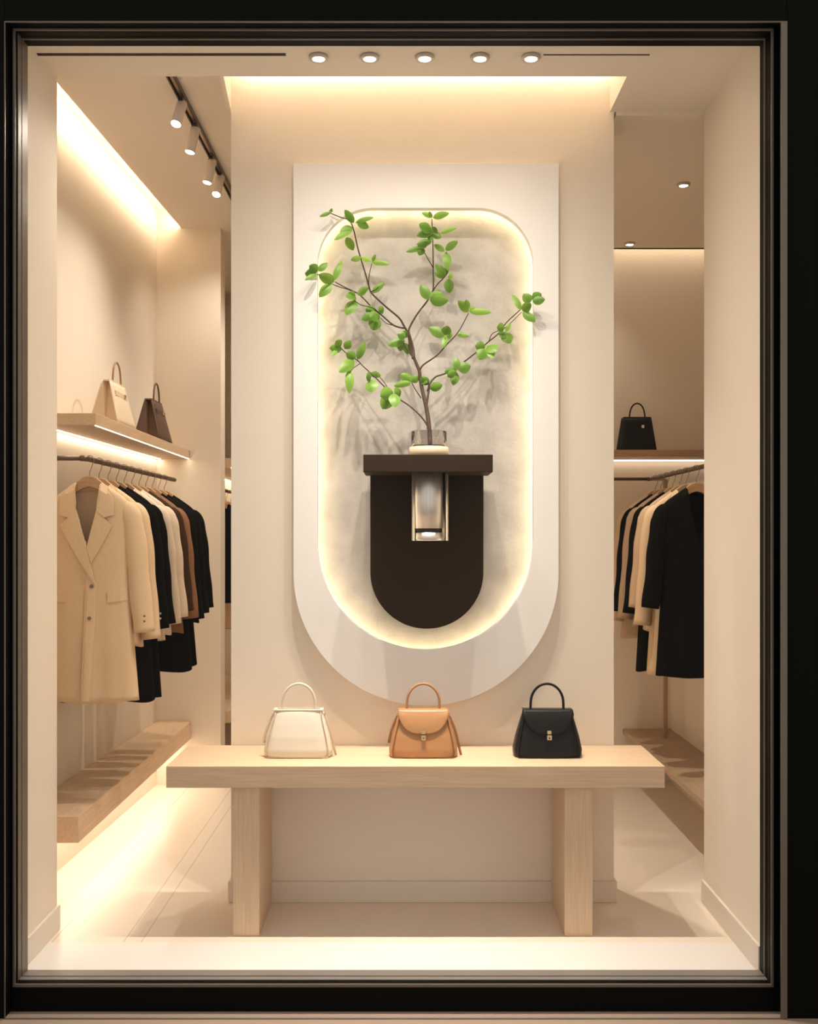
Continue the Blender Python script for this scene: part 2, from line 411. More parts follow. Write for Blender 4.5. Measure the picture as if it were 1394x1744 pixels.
# ---------------------------------------------------------------- plant
pt = empty('potted_branch', (vb.x, VY, vz + .051), 'tall green leafy branch standing in small glass vase', 'plant')
def Q(zx, zy, Y):
    '''a point of the branch; the crown leans back into the recess, its outer tips stay in front of the panel'''
    up = max(0, min(1, (1250 - zy) / 450)); px = 500 + zx * .33
    back = .105 * up
    edge = max(0, min(1, max((600 - px) / 45, (px - 862) / 35, (430 - (330 + zy * .33)) / 45)))
    Yq = Y + .045 + back - .075 * edge * up
    return P(px, 330 + zy * .33, Yq) - Vector((vb.x, VY, vz + .051))
bm_b = MB()
def branch(pts, y0, y1, r0, r1):
    n = len(pts)
    path = [Q(x, y, y0 + (y1 - y0) * i / (n - 1)) for i, (x, y) in enumerate(pts)]
    sp = smooth_path(path, 5); m = len(sp)
    bm_b.tube(sp, [r0 + (r1 - r0) * i / (m - 1) for i in range(m)], 8)
branch([(706, 1308), (700, 1200), (688, 1110), (672, 1040), (655, 960), (650, 915), (628, 860), (605, 800), (596, 720)], 4.24, 4.235, .0098, .0052)
branch([(690, 1110), (660, 1000), (648, 915), (620, 850), (585, 800), (568, 765)], 4.238, 4.21, .006, .002)
branch([(620, 850), (617, 800), (597, 720)], 4.232, 4.238, .008, .005)
branch([(596, 725), (570, 680), (545, 640), (480, 585), (410, 520), (395, 495), (380, 440), (350, 340), (330, 270), (312, 190), (290, 140), (240, 120), (190, 100)], 4.235, 4.25, .0045, .0018)
branch([(580, 695), (520, 680), (460, 630), (400, 580), (340, 520), (270, 485), (215, 455)], 4.235, 4.26, .0038, .002)
branch([(460, 630), (410, 590), (345, 572), (312, 545)], 4.244, 4.20, .0024, .0015)
branch([(345, 522), (300, 500), (205, 468), (125, 415)], 4.25, 4.25, .0024, .0015)
branch([(520, 680), (480, 668), (450, 640)], 4.24, 4.2, .002, .0015)
branch([(390, 490), (390, 430), (405, 360)], 4.24, 4.22, .0024, .0015)
branch([(400, 505), (425, 495), (440, 480)], 4.24, 4.22, .002, .0015)
branch([(596, 720), (600, 690), (640, 620), (690, 555), (720, 500), (722, 400), (720, 250), (715, 130)], 4.235, 4.28, .0045, .0018)
branch([(718, 505), (745, 465), (775, 435), (795, 400), (790, 300)], 4.255, 4.22, .003, .0012)
branch([(720, 378), (700, 345), (675, 300)], 4.26, 4.23, .0024, .0014)
branch([(652, 912), (672, 882), (740, 835), (790, 780), (850, 715), (905, 615)], 4.235, 4.20, .0038, .0018)
branch([(775, 800), (785, 740)], 4.22, 4.2, .0022, .0014)
branch([(688, 1085), (700, 1010), (705, 980), (735, 945), (790, 925), (870, 875), (930, 830), (1000, 770), (1060, 720), (1100, 665), (1170, 600), (1225, 545)], 4.238, 4.275, .0045, .0018)
branch([(690, 1020), (698, 985), (690, 960)], 4.236, 4.21, .002, .0014)
branch([(1010, 760), (1030, 720), (1095, 690), (1180, 610)], 4.26, 4.26, .002, .0014)
branch([(694, 1200), (660, 1150), (600, 1095), (540, 1055), (480, 1005), (420, 945), (360, 890), (330, 860), (270, 820), (240, 790)], 4.24, 4.25, .0036, .0018)
branch([(490, 1010), (470, 975), (445, 945)], 4.245, 4.22, .002, .0014)
branch([(345, 875), (310, 900), (290, 925)], 4.245, 4.22, .002, .0014)
branch([(660, 1055), (630, 1010), (610, 972)], 4.238, 4.2, .0024, .0015)
bm_b.build('stem', BARK, pt)

leaves = """190 98 135 118 18 .6;190 98 198 75 16 .7;312 150 265 82 34 .45;320 150 415 122 24 .5;330 145 390 176 36 .4;305 172 240 205 42 .5;300 190 210 240 28 .7;275 225 310 293 38 .45
350 330 295 342 26 .95;350 330 402 348 30 .95;405 352 498 365 26 .95;408 350 425 312 16 .8
125 400 82 370 44 .25;118 405 55 410 38 .3;130 400 176 355 32 .45;120 415 58 446 22 .7;210 455 130 415 48 .7;207 450 252 345 30 .55;198 462 133 535 48 .5
330 520 388 485 36 .5;405 512 472 458 28 .6;322 530 272 535 44 .3;320 550 272 627 52 .5;320 525 282 512 30 .4
430 610 370 595 46 .5;430 618 352 650 42 .5;430 640 412 706 58 .6;440 610 466 588 36 .6;445 625 395 640 54 .4
580 740 538 722 42 .3;575 758 488 782 40 .5;562 760 550 812 38 .4;575 770 592 830 32 .4;568 735 590 712 34 .35
715 120 662 97 24 .8;720 122 806 100 32 .75;715 125 700 90 16 .8
715 195 648 156 48 .25;715 200 634 216 38 .35;720 200 738 175 36 .2;722 205 764 228 36 .35;715 208 702 242 30 .2
762 205 846 175 20 .85;715 245 635 262 32 .5;668 278 580 300 26 .6;668 278 650 319 36 .4;692 262 640 270 30 .5;780 295 725 262 28 .8;785 290 850 244 34 .5;790 300 796 396 40 .75
785 425 733 362 34 .6;782 432 727 408 26 .7;785 420 795 374 24 .5;798 428 824 425 32 .7;800 440 806 514 44 .5
700 545 656 468 44 .5;705 548 802 550 56 .5;705 535 772 515 42 .7
905 610 850 552 38 .85;910 608 1024 612 32 .9;910 602 938 585 24 .8;900 605 890 546 34 .8
780 735 698 690 48 .55;785 730 796 681 44 .5;790 735 822 725 30 .7;845 725 908 736 24 .8;786 735 775 795 26 .6
705 1005 770 985 42 .5;697 985 662 945 36 .35
845 910 840 842 34 .45;842 915 780 918 38 .35;850 905 916 888 54 .35;840 920 825 989 40 .5;838 915 795 945 34 .4
990 790 938 785 46 .45;985 800 958 857 50 .5;1000 785 1054 812 62 .6;1000 790 1030 848 46 .9
1090 690 1050 690 42 .5;1095 690 1122 690 42 .55;1095 712 1068 742 40 .4;1090 718 1122 772 56 .6
1175 600 1130 519 30 .55;1225 560 1188 515 44 .45;1235 550 1280 514 46 .45;1235 555 1300 545 40 .45;1182 605 1228 565 42 .5;1185 610 1250 662 38 .5
245 790 220 758 42 .5;250 802 186 795 38 .35;265 800 296 758 36 .5;225 810 198 836 20 .6;320 850 272 820 42 .45;330 855 372 763 34 .6;312 860 235 922 52 .5;290 910 288 1032 40 .65
402 945 376 945 46 .35;420 950 426 915 48 .4;402 960 405 1026 58 .55
515 1020 448 1045 62 .5;502 1040 460 1112 62 .5;520 1030 526 1102 52 .45;522 1030 557 1018 46 .6
610 970 552 930 44 .55;606 975 518 992 30 .6;610 970 646 940 36 .5;650 950 692 975 42 .45"""
lb = bmesh.new(); tone = lb.faces.layers.float.new('leaf_tone')
rnd = random.Random(3)
for item in leaves.replace('\n', ';').split(';'):
    bx, by, tx, ty, wd, tn = [float(q) for q in item.split()]
    yb = 4.235 + rnd.uniform(-.02, .02); yt = yb + rnd.uniform(-.04, .015)
    xw = 500 + tx * .33
    A, B = Q(bx, by, yb), Q(tx, ty, yt); d = B - A; L = d.length
    side = d.cross(Vector((rnd.uniform(-.25, .25), 1, rnd.uniform(-.25, .25)))).normalized()
    nrm = side.cross(d).normalized()
    hw = wd * .33 / F * 4.3 / 2 * 1.2; N = 9; rows = []
    for i in range(N):
        t = i / (N - 1)
        prof = (math.sin(math.pi * min(1, t ** .85)) ** .75) if 0 < t < 1 else 0.0
        wv = hw * (.10 + .90 * prof) if t < .98 else hw * .02
        c = A + d * t + nrm * (-.10 * L * math.sin(math.pi * t))
        if t < .12: wv = hw * (.1 + t)
        rows.append([lb.verts.new(c + side * wv * s + nrm * (abs(s) * wv * .28)) for s in (-1, -.5, 0, .5, 1)])
    for a, c in zip(rows, rows[1:]):
        for k in range(4):
            f = lb.faces.new((a[k], a[k + 1], c[k + 1], c[k])); f.smooth = True
            f[tone] = max(0, min(1, tn + (-.07 if k in (1, 2) else .05)))
me = bpy.data.meshes.new('foliage'); lb.to_mesh(me); lb.free(); me.materials.append(LEAF)
fo = bpy.data.objects.new('foliage', me); COL.objects.link(fo); fo.parent = pt

# ---------------------------------------------------------------- handbags
def handbag(name, x, y, m, mdark, label, flap=True, straps=True, z=TZ):
    r = empty(name, (x, y, z), label, 'handbag', None)
    H = .181
    tab = [(0, .128, .060), (.006, .135, .066), (.03, .1365, .068), (.08, .126, .060), (.13, .112, .045), (.165, .102, .032), (H, .098, .024)]
    n = 48
    def ring(b, z, hw, hd, k=4.0):
        out = []
        for i in range(n):
            a = 2 * math.pi * i / n; c, s_ = math.cos(a), math.sin(a)
            out.append(b.verts.new((hw * math.copysign(abs(c) ** (2 / k), c), hd * math.copysign(abs(s_) ** (2 / k), s_), z)))
        return out
    body = bmesh.new(); rings = []
    for i in range(25):
        zz = H * i / 24; hw, hd = interp(tab, zz); rings.append(ring(body, zz, hw, hd))
    for a, c in zip(rings, rings[1:]):
        for k in range(n):
            f = body.faces.new((a[k], a[(k + 1) % n], c[(k + 1) % n], c[k])); f.smooth = True
    body.faces.new(rings[0]); body.faces.new(rings[-1])
    MB().add(body).build('body', m, r)
    front = lambda zz: -interp(tab, max(0, min(H, zz)))[1]
    # piping along both front edges
    pp = MB()
    for s_ in (-1, 1):
        pts = []
        for i in range(14):
            zz = .004 + (H - .008) * i / 13; hw, hd = interp(tab, zz); pts.append((s_ * hw * .90, -hd * .86 - .001, zz))
        pp.tube(pts, .0022, 6)
    pp.tube([(-.12, front(.006) * .95, .004), (.12, front(.006) * .95, .004)], .0022, 6)
    pp.build('piping', mdark, r)
    # handle with its two tabs
    hp = [(-.066, 0, H - .012), (-.0655, 0, H + .02)] + [(-.065 * math.cos(a), 0, H + .03 + .075 * math.sin(a)) for a in [math.pi * k / 20 for k in range(1, 20)]] + [(.0655, 0, H + .02), (.066, 0, H - .012)]
    h = MB().tube(smooth_path(hp, 2), .0052, 10).build('handle', m, r)
    for s_ in (-1, 1): MB().box(s_ * .066 - .010, s_ * .066 + .010, -.012, .012, H - .001, H + .006, .002).build('handle_tab', mdark, h)
    if flap:
        fb = bmesh.new(); nx, nz = 22, 14; hw = .100; drop = .088; vs = []
        for i in range(nx + 1):
            u = -1 + 2 * i / nx; x_ = hw * u * 1.0
            low = H - drop * (1 - abs(u) ** 3.2 * .82) if abs(u) < 1 else H - drop * .18
            colv = [fb.verts.new((x_ * .98, .024, H + .0035))]
            colv.append(fb.verts.new((x_ * .99, -.012, H + .005)))
            for j in range(nz + 1):
                zz = H + .002 + (low - H) * j / nz
                sp = 1 + .06 * (H - zz) / drop
                colv.append(fb.verts.new((x_ * sp, front(zz) - .0065 - .003 * math.sin(math.pi * j / nz), zz)))
            vs.append(colv)
        for a, c in zip(vs, vs[1:]):
            for j in range(len(a) - 1):
                f = fb.faces.new((a[j], a[j + 1], c[j + 1], c[j])); f.smooth = True
        fo_ = MB().add(fb).build('flap', m, r)
        md = fo_.modifiers.new('thickness', 'SOLIDIFY'); md.thickness = .004; md.offset = 0
        zl = H - .098; fy = front(zl)
        lk = MB(); lk.box(-.0095, .0095, fy - .016, fy - .006, zl - .008, zl + .011, .0015)
        lo_ = lk.build('lock', GOLD, r)
        lk = MB(); lk.box(-.008, .008, front(zl + .02) - .017, front(zl + .02) - .008, zl + .014, zl + .028, .0015); lk.build('lock_plate', GOLD, lo_)
        MB().tube([(0, fy - .0165, zl), (0, fy - .019, zl)], .003, 10).build('lock_button', mdark, lo_)
    else:
        MB().box(-.099, .099, -.026, .026, H - .001, H + .006, .0025).build('top_flap', m, r)
        MB().box(-.085, .085, -.006, .006, H + .005, H + .010, .002).build('zip_placket', mdark, r)
    if straps:
        for s_, e in ((1, .145), (-1, .132)):
            st = MB(); zz = .055 if s_ < 0 else .006
            path = smooth_path([(s_ * .098, -.006, H - .012), (s_ * .112, -.012, H - .04), (s_ * .128, -.02, .10), (s_ * (.150 if s_ > 0 else .137), -.024, zz)], 4)
            st.tube(path, [(.0016, .005)] * len(path), 8); o = st.build('side_strap', mdark, r)
            MB().box(s_ * .101 - .005, s_ * .101 + .005, -.016, .002, H - .022, H - .012, .001).build('strap_clip', GOLD, o)
    return r
CREAM_L, CREAM_D = leather('cream_leather', (.76, .68, .56)), leather('cream_edge', (.58, .46, .33))
TAN_L, TAN_D = leather('caramel_leather', (.44, .225, .10)), leather('caramel_edge', (.26, .12, .05))
BLK_L, BLK_D = leather('black_leather', (.009, .0085, .008), .36, .22), leather('black_edge', (.006, .006, .006), .4)
YG = 4.17
handbag('handbag', P(507, 0, YG - .05).x, YG, CREAM_L, CREAM_D, 'cream leather handbag without flap on oak table', flap=False)
handbag('handbag', P(721.5, 0, YG - .05).x, YG, TAN_L, TAN_D, 'caramel tan leather handbag with flap and gold lock on oak table')
handbag('handbag', P(935, 0, YG - .05).x, YG, BLK_L, BLK_D, 'black leather handbag with flap and small gold lock on oak table', straps=False)

def tote(name, loc, L, W, H, rz, m, md, mh, label, hh=.085, top=.24):
    """wedge-shaped bag; its length runs along local x, ends are open gables with a folded gusset"""
    r = empty(name, loc, label, 'handbag', None, rz)
    tw, tl = W * top / 2, L * .92 / 2
    b = MB()
    def panel(s_):
        bb_ = bmesh.new(); g = []
        for i in range(9):
            u = -1 + 2 * i / 8; row = []
            for j in range(9):
                t = j / 8; hl = L / 2 + (tl * .82 - L / 2) * t
                row.append(bb_.verts.new((u * hl, s_ * (W / 2 + (tw - W / 2) * t + .006 * math.sin(math.pi * t) * (1 - u * u)), H * t)))
            g.append(row)
        for a, c in zip(g, g[1:]):
            for j in range(8):
                f = bb_.faces.new((a[j], a[j + 1], c[j + 1], c[j])); f.smooth = True
        return bb_
    o = MB().add(panel(-1)).add(panel(1)).build('body', m, r); q = o.modifiers.new('t', 'SOLIDIFY'); q.thickness = .005; q.offset = 0
    e = MB()
    for s_ in (-1, 1):
        x0, x1 = s_ * L / 2 * .985, s_ * tl * .80
        fold = s_ * (L / 2 - .035)
        e.quad((x0, -W / 2, .002), (fold, 0, .002), (x1 - s_ * .03, 0, H * .97), (x1, -tw, H)); e.quad((fold, 0, .002), (x0, W / 2, .002), (x1, tw, H), (x1 - s_ * .03, 0, H * .97))
    o = e.build('gusset', md, r); q = o.modifiers.new('t', 'SOLIDIFY'); q.thickness = .003
    MB().box(-L / 2 * .97, L / 2 * .97, -W / 2 * .97, W / 2 * .97, 0, .005).build('base', md, r)
    MB().box(-tl * .79, tl * .79, -tw - .004, tw + .004, H - .006, H + .003, .002).build('top_edge', m, r)
    hw = L * .21
    hp = [(-hw, -tw, H - .02), (-hw * .97, -tw, H + .015)] + [(-hw * .92 * math.cos(a), -tw, H + .02 + (hh - .02) * math.sin(a)) for a in [math.pi * k / 14 for k in range(1, 14)]] + [(hw * .97, -tw, H + .015), (hw, -tw, H - .02)]
    MB().tube(smooth_path(hp, 2), .0048, 8).build('handle', mh, r)
    zb_ = H * .72; yb_ = -(W / 2 + (tw - W / 2) * .72) - .010
    MB().box(-L * .30, L * .30, yb_ - .001, yb_ + .012, zb_ - .012, zb_ + .012, .002).build('belt', m, r)
    MB().box(L * .10, L * .17, yb_ - .006, yb_, zb_ - .009, zb_ + .009, .002).build('buckle', GOLD if m is not BLK_L else STEEL2, r)
    return r

# ---------------------------------------------------------------- left bay: shelf, bench, rail
SH1, SH0 = 2.066, 2.014
def skew_box(name, m, parent, x1, y0, y1, z0, z1, bev=.002):
    b = bmesh.new()
    pts = [(lwx(y0) + .001, y0), (x1, y0), (x1, y1), (lwx(y1) + .001, y1)]
    lo = [b.verts.new((x, y, z0)) for x, y in pts]; hi = [b.verts.new((x, y, z1)) for x, y in pts]
    b.faces.new(lo); b.faces.new(hi)
    for i in range(4): b.faces.new((lo[i], lo[(i + 1) % 4], hi[(i + 1) % 4], hi[i]))
    bmesh.ops.recalc_face_normals(b, faces=b.faces)
    bmesh.ops.bevel(b, geom=list(b.edges), offset=bev, segments=1, affect='EDGES')
    return MB().add(b).build(name, m, parent)
sf = empty('wall_shelf', (0, 0, 0), 'pale wood wall shelf with lit underside above the rail of left-hand coats', 'shelf')
skew_box('board', oak('y', (.60, .43, .28)), sf, -1.348, 4.5, 6.448, SH0, SH1)
SHL = emit('shelf_led', WARM, E_SHELF * 2.2)
strip(lwx(4.5) + .02, 4.51, lwx(6.44) + .02, 6.44, SH0 - .0015, .016, SHL, 'strip_light', sf)
strip(-1.352, 4.505, -1.352, 6.44, SH0 - .0015, .006, SHL, 'strip_light', sf)
bn = empty('floating_bench', (0, 0, 0), 'thick pale wood floating bench with glowing underside below left-hand coats', 'bench')
skew_box('board', oak('y', (.74, .54, .36)), bn, -1.3425, 4.25, 6.448, .283, .393, .003)
strip(lwx(4.25) + .06, 4.26, lwx(6.44) + .06, 6.44, .2815, .02, emit('bench_led', (1.0, .88, .72), E_BENCH * 2), 'strip_light', bn)

RX, RZ = -1.345, 1.86
rl = empty('clothes_rail', (RX, 4.35, RZ), 'bronze ribbed clothes rail under the lit shelf holding left-hand coats', 'clothes rail')
mb = MB(); mb.tube([(lwx(4.35) - RX + .001, 0, 0), (-.02, 0, 0)], .0105, 12); mb.tube(smooth_path([(-.022, 0, 0), (-.006, .003, 0), (0, .016, 0), (0, .03, 0)], 5), .0125, 12)
mb.build('wall_arm', BRONZE, rl)
mb = MB(); pts, rr = [], []
yy = .03
while yy < 1.66:
    for d, q in ((0, .0095), (.003, .0122), (.017, .0122), (.020, .0095)): pts.append((0, yy + d, 0)); rr.append(q)
    yy += .024
mb.tube(pts, rr, 12); mb.build('ribbed_bar', BRONZE, rl)

# ---------------------------------------------------------------- hangers and garments
def arc(a0, a1, r, c, n=10): return [(c[0] + r * math.cos(a0 + (a1 - a0) * k / n), c[1] + r * math.sin(a0 + (a1 - a0) * k / n)) for k in range(n + 1)]
def hanger(loc, rz, label, group):
    r = empty('coat_hanger', loc, label, 'hanger', group, rz)
    top = [(-.150, -.172), (-.118, -.148), (-.082, -.121), (-.050, -.096), (-.030, -.079), (-.012, -.073)]
    bot = [(-.149, -.186), (-.118, -.176), (-.085, -.160), (-.055, -.142), (-.026, -.124), (0, -.117)]
    out = top + [(-x, z) for x, z in top[::-1]] + [(-x, z) for x, z in bot[:-1]] + bot[::-1]
    MB().plate(out, -.012, .012, None, .004).build('hanger_body', HWOOD, r)
    hp = [(0, 0, -.08), (0, 0, -.052), (.010, 0, -.036)] + [(x, 0, z) for x, z in arc(-.9, math.pi + .4, .0195, (0, -.004), 12)]
    hp = [(0, 0, -.08), (0, 0, -.055), (.008, 0, -.038)] + [(.0185 * math.cos(a), 0, -.0035 + .0185 * math.sin(a)) for a in [-.7 + (math.pi + 1.1) * k / 12 for k in range(13)]]
    MB().tube(smooth_path(hp, 2), .0017, 6).build('hook', HOOKM, r)
    return r

def project(poly, fy, off, name, m, parent, thick=.007, cuts=3):
    """a flat cloth piece laid on the garment's front"""
    b = bmesh.new(); b.faces.new([b.verts.new((x, 0, z)) for x, z in poly])
    bmesh.ops.triangulate(b, faces=b.faces); bmesh.ops.subdivide_edges(b, edges=b.edges, cuts=cuts, use_grid_fill=True)
    for v in b.verts: v.co.y = fy(v.co.x, v.co.z) - off
    o = MB().add(b).build(name, m, parent); q = o.modifiers.new('t', 'SOLIDIFY'); q.thickness = thick; q.offset = 0; return o

def garment(kind, loc, rz, m, label, group, hem=-1.02, cuff=-.73, wmul=1.0, flare=.21, mb_=None, mlin=None, buttons=True, pockets=True, seed=0, cuffbtn=False):
    r = empty(kind, loc, label, 'coat' if hem < -.85 else 'jacket', group, rz)
    tab = [(-.104, .050, .026), (-.118, .078, .029), (-.140, .110, .032), (-.160, .138, .034), (-.178, .158, .036), (-.195, .168, .038), (-.23, .171, .041),
           (-.36, .170, .044), (-.53, .168, .043), (-.70, .178, .045), (hem, flare if hem < -.85 else .19, .048)]
    tab = [(z, a * wmul, d) for z, a, d in tab]
    rr = random.Random(seed); ph = [rr.uniform(0, 6.28) for _ in range(4)]
    n = 64; NZ = 44
    zs = [-.104, -.110, -.118, -.128, -.14, -.15, -.16, -.17, -.18, -.19, -.2, -.215, -.23] + [-.23 + (hem + .23) * k / 34 for k in range(1, 35)]
    def ydep(x, z, sgn):
        hw, hd = interp(tab, z); u = max(-1, min(1, x / hw))
        fall = max(0, min(1, (-z - .45) / .5))
        return sgn * hd * (1 - abs(u) ** 3) ** (1 / 3) + fall * .006 * math.sin(u * 7 + ph[0]) + fall * .003 * math.sin(u * 13 + ph[1])
    fy = lambda x, z: ydep(x, z, -1)
    b = bmesh.new(); rings = []
    for z in zs:
        hw, hd = interp(tab, z); row = []
        for i in range(n):
            a = 2 * math.pi * i / n; x = hw * math.copysign(abs(math.cos(a)) ** .75, math.cos(a))
            row.append(b.verts.new((x, ydep(x * .9999, z, 1 if math.sin(a) >= 0 else -1), z + (.006 * math.sin(3 * a + ph[2]) if z == zs[-1] else 0))))
        rings.append(row)
    V = [(-.053, -.10), (.056, -.10), (.056, -.144), (.042, -.216), (.004, -.37), (.038, -.47), (.0, -.364), (-.043, -.22), (-.053, -.14)]
    def in_v(x, z):
        if z > -.10: return False
        if z > -.144: return abs(x) < .066
        if z > -.216: h = .055 + (.042 - .055) * (-.144 - z) / .072; return abs(x) < h + .012
        if z > -.37: h = .042 * (1 - (-.216 - z) / .154); return abs(x - .004) < h + .012
        return False
    for a, c in zip(rings, rings[1:]):
        for k in range(n):
            vv = (a[k], a[(k + 1) % n], c[(k + 1) % n], c[k])
            mid = sum((v.co for v in vv), Vector()) / 4
            if mid.y < 0 and in_v(mid.x, mid.z): continue
            f = b.faces.new(vv); f.smooth = True
    for v in [v for v in b.verts if not v.link_faces]: b.verts.remove(v)
    o = MB().add(b).build('body', m, r); q = o.modifiers.new('t', 'SOLIDIFY'); q.thickness = .003; q.offset = 1
    # sleeves
    for s_ in (-1, 1):
        L = cuff + .20
        path = [(s_ * .136 * wmul, 0, -.190), (s_ * .163 * wmul, 0, -.222), (s_ * .184 * wmul, -.003, -.285), (s_ * .200 * wmul, -.007, -.20 + L * .4), (s_ * .214 * wmul, -.009, -.20 + L * .7), (s_ * .233 * wmul, -.011, cuff)]
        sp = smooth_path(path, 5); k = len(sp)
        ra = []
        for i in range(k):
            t = i / (k - 1); base = interp([(0, .014), (.10, .034), (.22, .045), (.6, .046), (1, .044)], t)[0]
            wr = 1 + .05 * math.sin(t * 23 + ph[3]) * (t > .3)
            ra.append((base * .86, base * wr))
        mb = MB(); mb.tube(sp, ra, 18, cap=False)
        mb.bm.verts.ensure_lookup_table()
        o = mb.build('sleeve', m, r); q = o.modifiers.new('t', 'SOLIDIFY'); q.thickness = .004; q.offset = -1
        cz = cuff + .045
        o2 = MB(); e0, e1 = sp[-3], sp[-1]
        if cuffbtn:
            for j in range(2):
                pz = cuff + .05 + j * .022; o2.lathe([(0, 0), (.005, 0), (.005, .003), (0, .003)], (0, 0, 0), 12)
                bmesh.ops.transform(o2.bm, matrix=Matrix.Identity(4), verts=[])
                vs_ = o2.bm.verts[:][-48:]
                for v in vs_:
                    x_, y_, z_ = v.co; v.co = Vector((s_ * .225 * wmul + .02 + x_, -.066 - z_ , pz + y_))
            o2.build('cuff_button', mb_ or m, o)
        else: o2.bm.free()
    lin = m
    for s_ in (-1, 1):
        col_ = [(s_ * x, z) for x, z in ((.053, -.100), (.082, -.118), (.108, -.153), (.115, -.236), (.074, -.248), (.043, -.216), (.054, -.144))]
        project(col_, fy, .012, 'collar', m, r)
    lap = [(.042, -.214), (.073, -.249), (.107, -.283), (.062, -.37), (.02, -.440), (.002, -.372)]
    project(lap, fy, .0095, 'lapel', m, r)
    lap = [(-.042, -.214), (-.076, -.249), (-.110, -.281), (-.045, -.40), (.038, -.530), (.002, -.372)]
    project(lap, fy, .012, 'lapel', m, r)
    edge = [(.040, -.52), (.030, -.60), (.026, hem * .8), (.014, hem + .006), (-.02, hem + .006), (-.01, hem * .8), (-.002, -.60), (.0, -.44)]
    project(edge, fy, .006, 'front_edge', m, r, .005)
    # back collar band standing behind the hanger
    cb = bmesh.new(); g = []
    for i in range(13):
        a = math.pi * i / 12; x = .056 * math.cos(a); y = .030 * math.sin(a)
        g.append([cb.verts.new((x, y, -.135)), cb.verts.new((x * .96, y * .9, -.098)), cb.verts.new((x * 1.12, y * 1.25 + .004, -.112))])
    for a, c in zip(g, g[1:]):
        for j in range(2): f = cb.faces.new((a[j], a[j + 1], c[j + 1], c[j])); f.smooth = True
    o = MB().add(cb).build('back_collar', m, r); q = o.modifiers.new('t', 'SOLIDIFY'); q.thickness = .003
    if pockets:
        for s_ in (-1, 1):
            pk = [(s_ * .086, -.556), (s_ * .165, -.548), (s_ * .166, -.594), (s_ * .087, -.603)]
            project(pk, fy, .006, 'pocket_flap', m, r, .004, 2)
    if buttons:
        for (bx_, bz_) in ((.022, -.535), (.014, -.668)):
            mb = MB(); mb.tube([(bx_, fy(bx_, bz_) - .006, bz_), (bx_, fy(bx_, bz_) - .012, bz_)], .008, 14); mb.build('button', mb_ or m, r)
    return r

BEIGE = cloth('beige_wool', (.72, .53, .335)); CREAM = cloth('cream_wool', (.74, .62, .49)); BLACK = cloth('black_wool', (.006, .0052, .0045))
BROWN = cloth('brown_wool', (.27, .14, .075)); DKBR = cloth('dark_brown_wool', (.055, .03, .018)); TAUPE = cloth('taupe_wool', (.46, .32, .21)); CAMEL = cloth('camel_wool', (.58, .42, .28))
BTN = mat('horn_button', (.22, .15, .09), .3); BTN2 = mat('metal_button', (.5, .45, .38), .3, .8)
left = [  # y, material, kind, hem, cuff, label
    (4.405, BEIGE, 'coat', -1.02, -.73, 'long beige coat with notched lapels at front of left-hand rail', BTN),
    (4.540, BEIGE, 'jacket', -.80, -.77, 'second beige jacket, pressed behind the front beige coat', BTN),
    (4.675, BLACK, 'coat', -1.06, -.74, 'long black coat with pale cuff buttons just behind the beige coats', BTN2),
    (4.810, BLACK, 'coat', -1.07, -.73, 'plain long black coat just in front of the cream jackets', None),
    (4.945, CREAM, 'jacket', -.82, -.74, 'front cream jacket, just behind the long black coat', None),
    (5.080, CREAM, 'jacket', -.80, -.72, 'second cream jacket, beside the brown jackets', None),
    (5.215, DKBR, 'jacket', -.76, -.70, 'dark brown jacket squeezed between cream and mid-brown jackets', None),
    (5.350, BROWN, 'jacket', -.82, -.745, 'mid-brown wool jacket on left-hand rail', None),
    (5.485, BLACK, 'coat', -1.03, -.76, 'long black coat hanging just behind the mid-brown jacket', None),
    (5.620, BLACK, 'coat', -1.02, -.74, 'black coat second from far end of left-hand rail', None),
    (5.755, BLACK, 'jacket', -.80, -.72, 'black jacket at far end of left-hand rail', None)]
for i, (y, m, k, hem, cuff, lab, bt) in enumerate(left):
    rz = random.Random(i).uniform(-.05, .05) if i else .03
    z = RZ
    garment('hanging_' + k, (RX, y, z), rz, m, lab, 'clothes on the left-hand rail', hem, cuff, 1.0, .205, bt, seed=i, cuffbtn=(bt is not None))
    hanger((RX, y, z), rz, 'wooden hanger of the ' + lab, 'hangers on the left-hand rail')

# shelf bags, left
TOTE_C = leather('pale_beige_leather', (.72, .58, .42), .5); TOTE_CD = leather('beige_gusset', (.60, .46, .31), .5)
TOTE_B = leather('brown_leather', (.085, .045, .026), .45); TOTE_H = leather('tan_handle', (.30, .16, .07), .4)
tote('tote_bag', (-1.432, 5.07, SH1), .34, .135, .212, math.pi / 2, TOTE_C, TOTE_CD, TOTE_H, 'beige wedge-shaped tote bag with tan handle on left-hand shelf', .10)
tote('tote_bag', (-1.428, 5.85, SH1), .32, .14, .225, math.pi / 2, TOTE_B, TOTE_B, TOTE_B, 'dark brown wedge-shaped tote bag on left-hand shelf', .10)

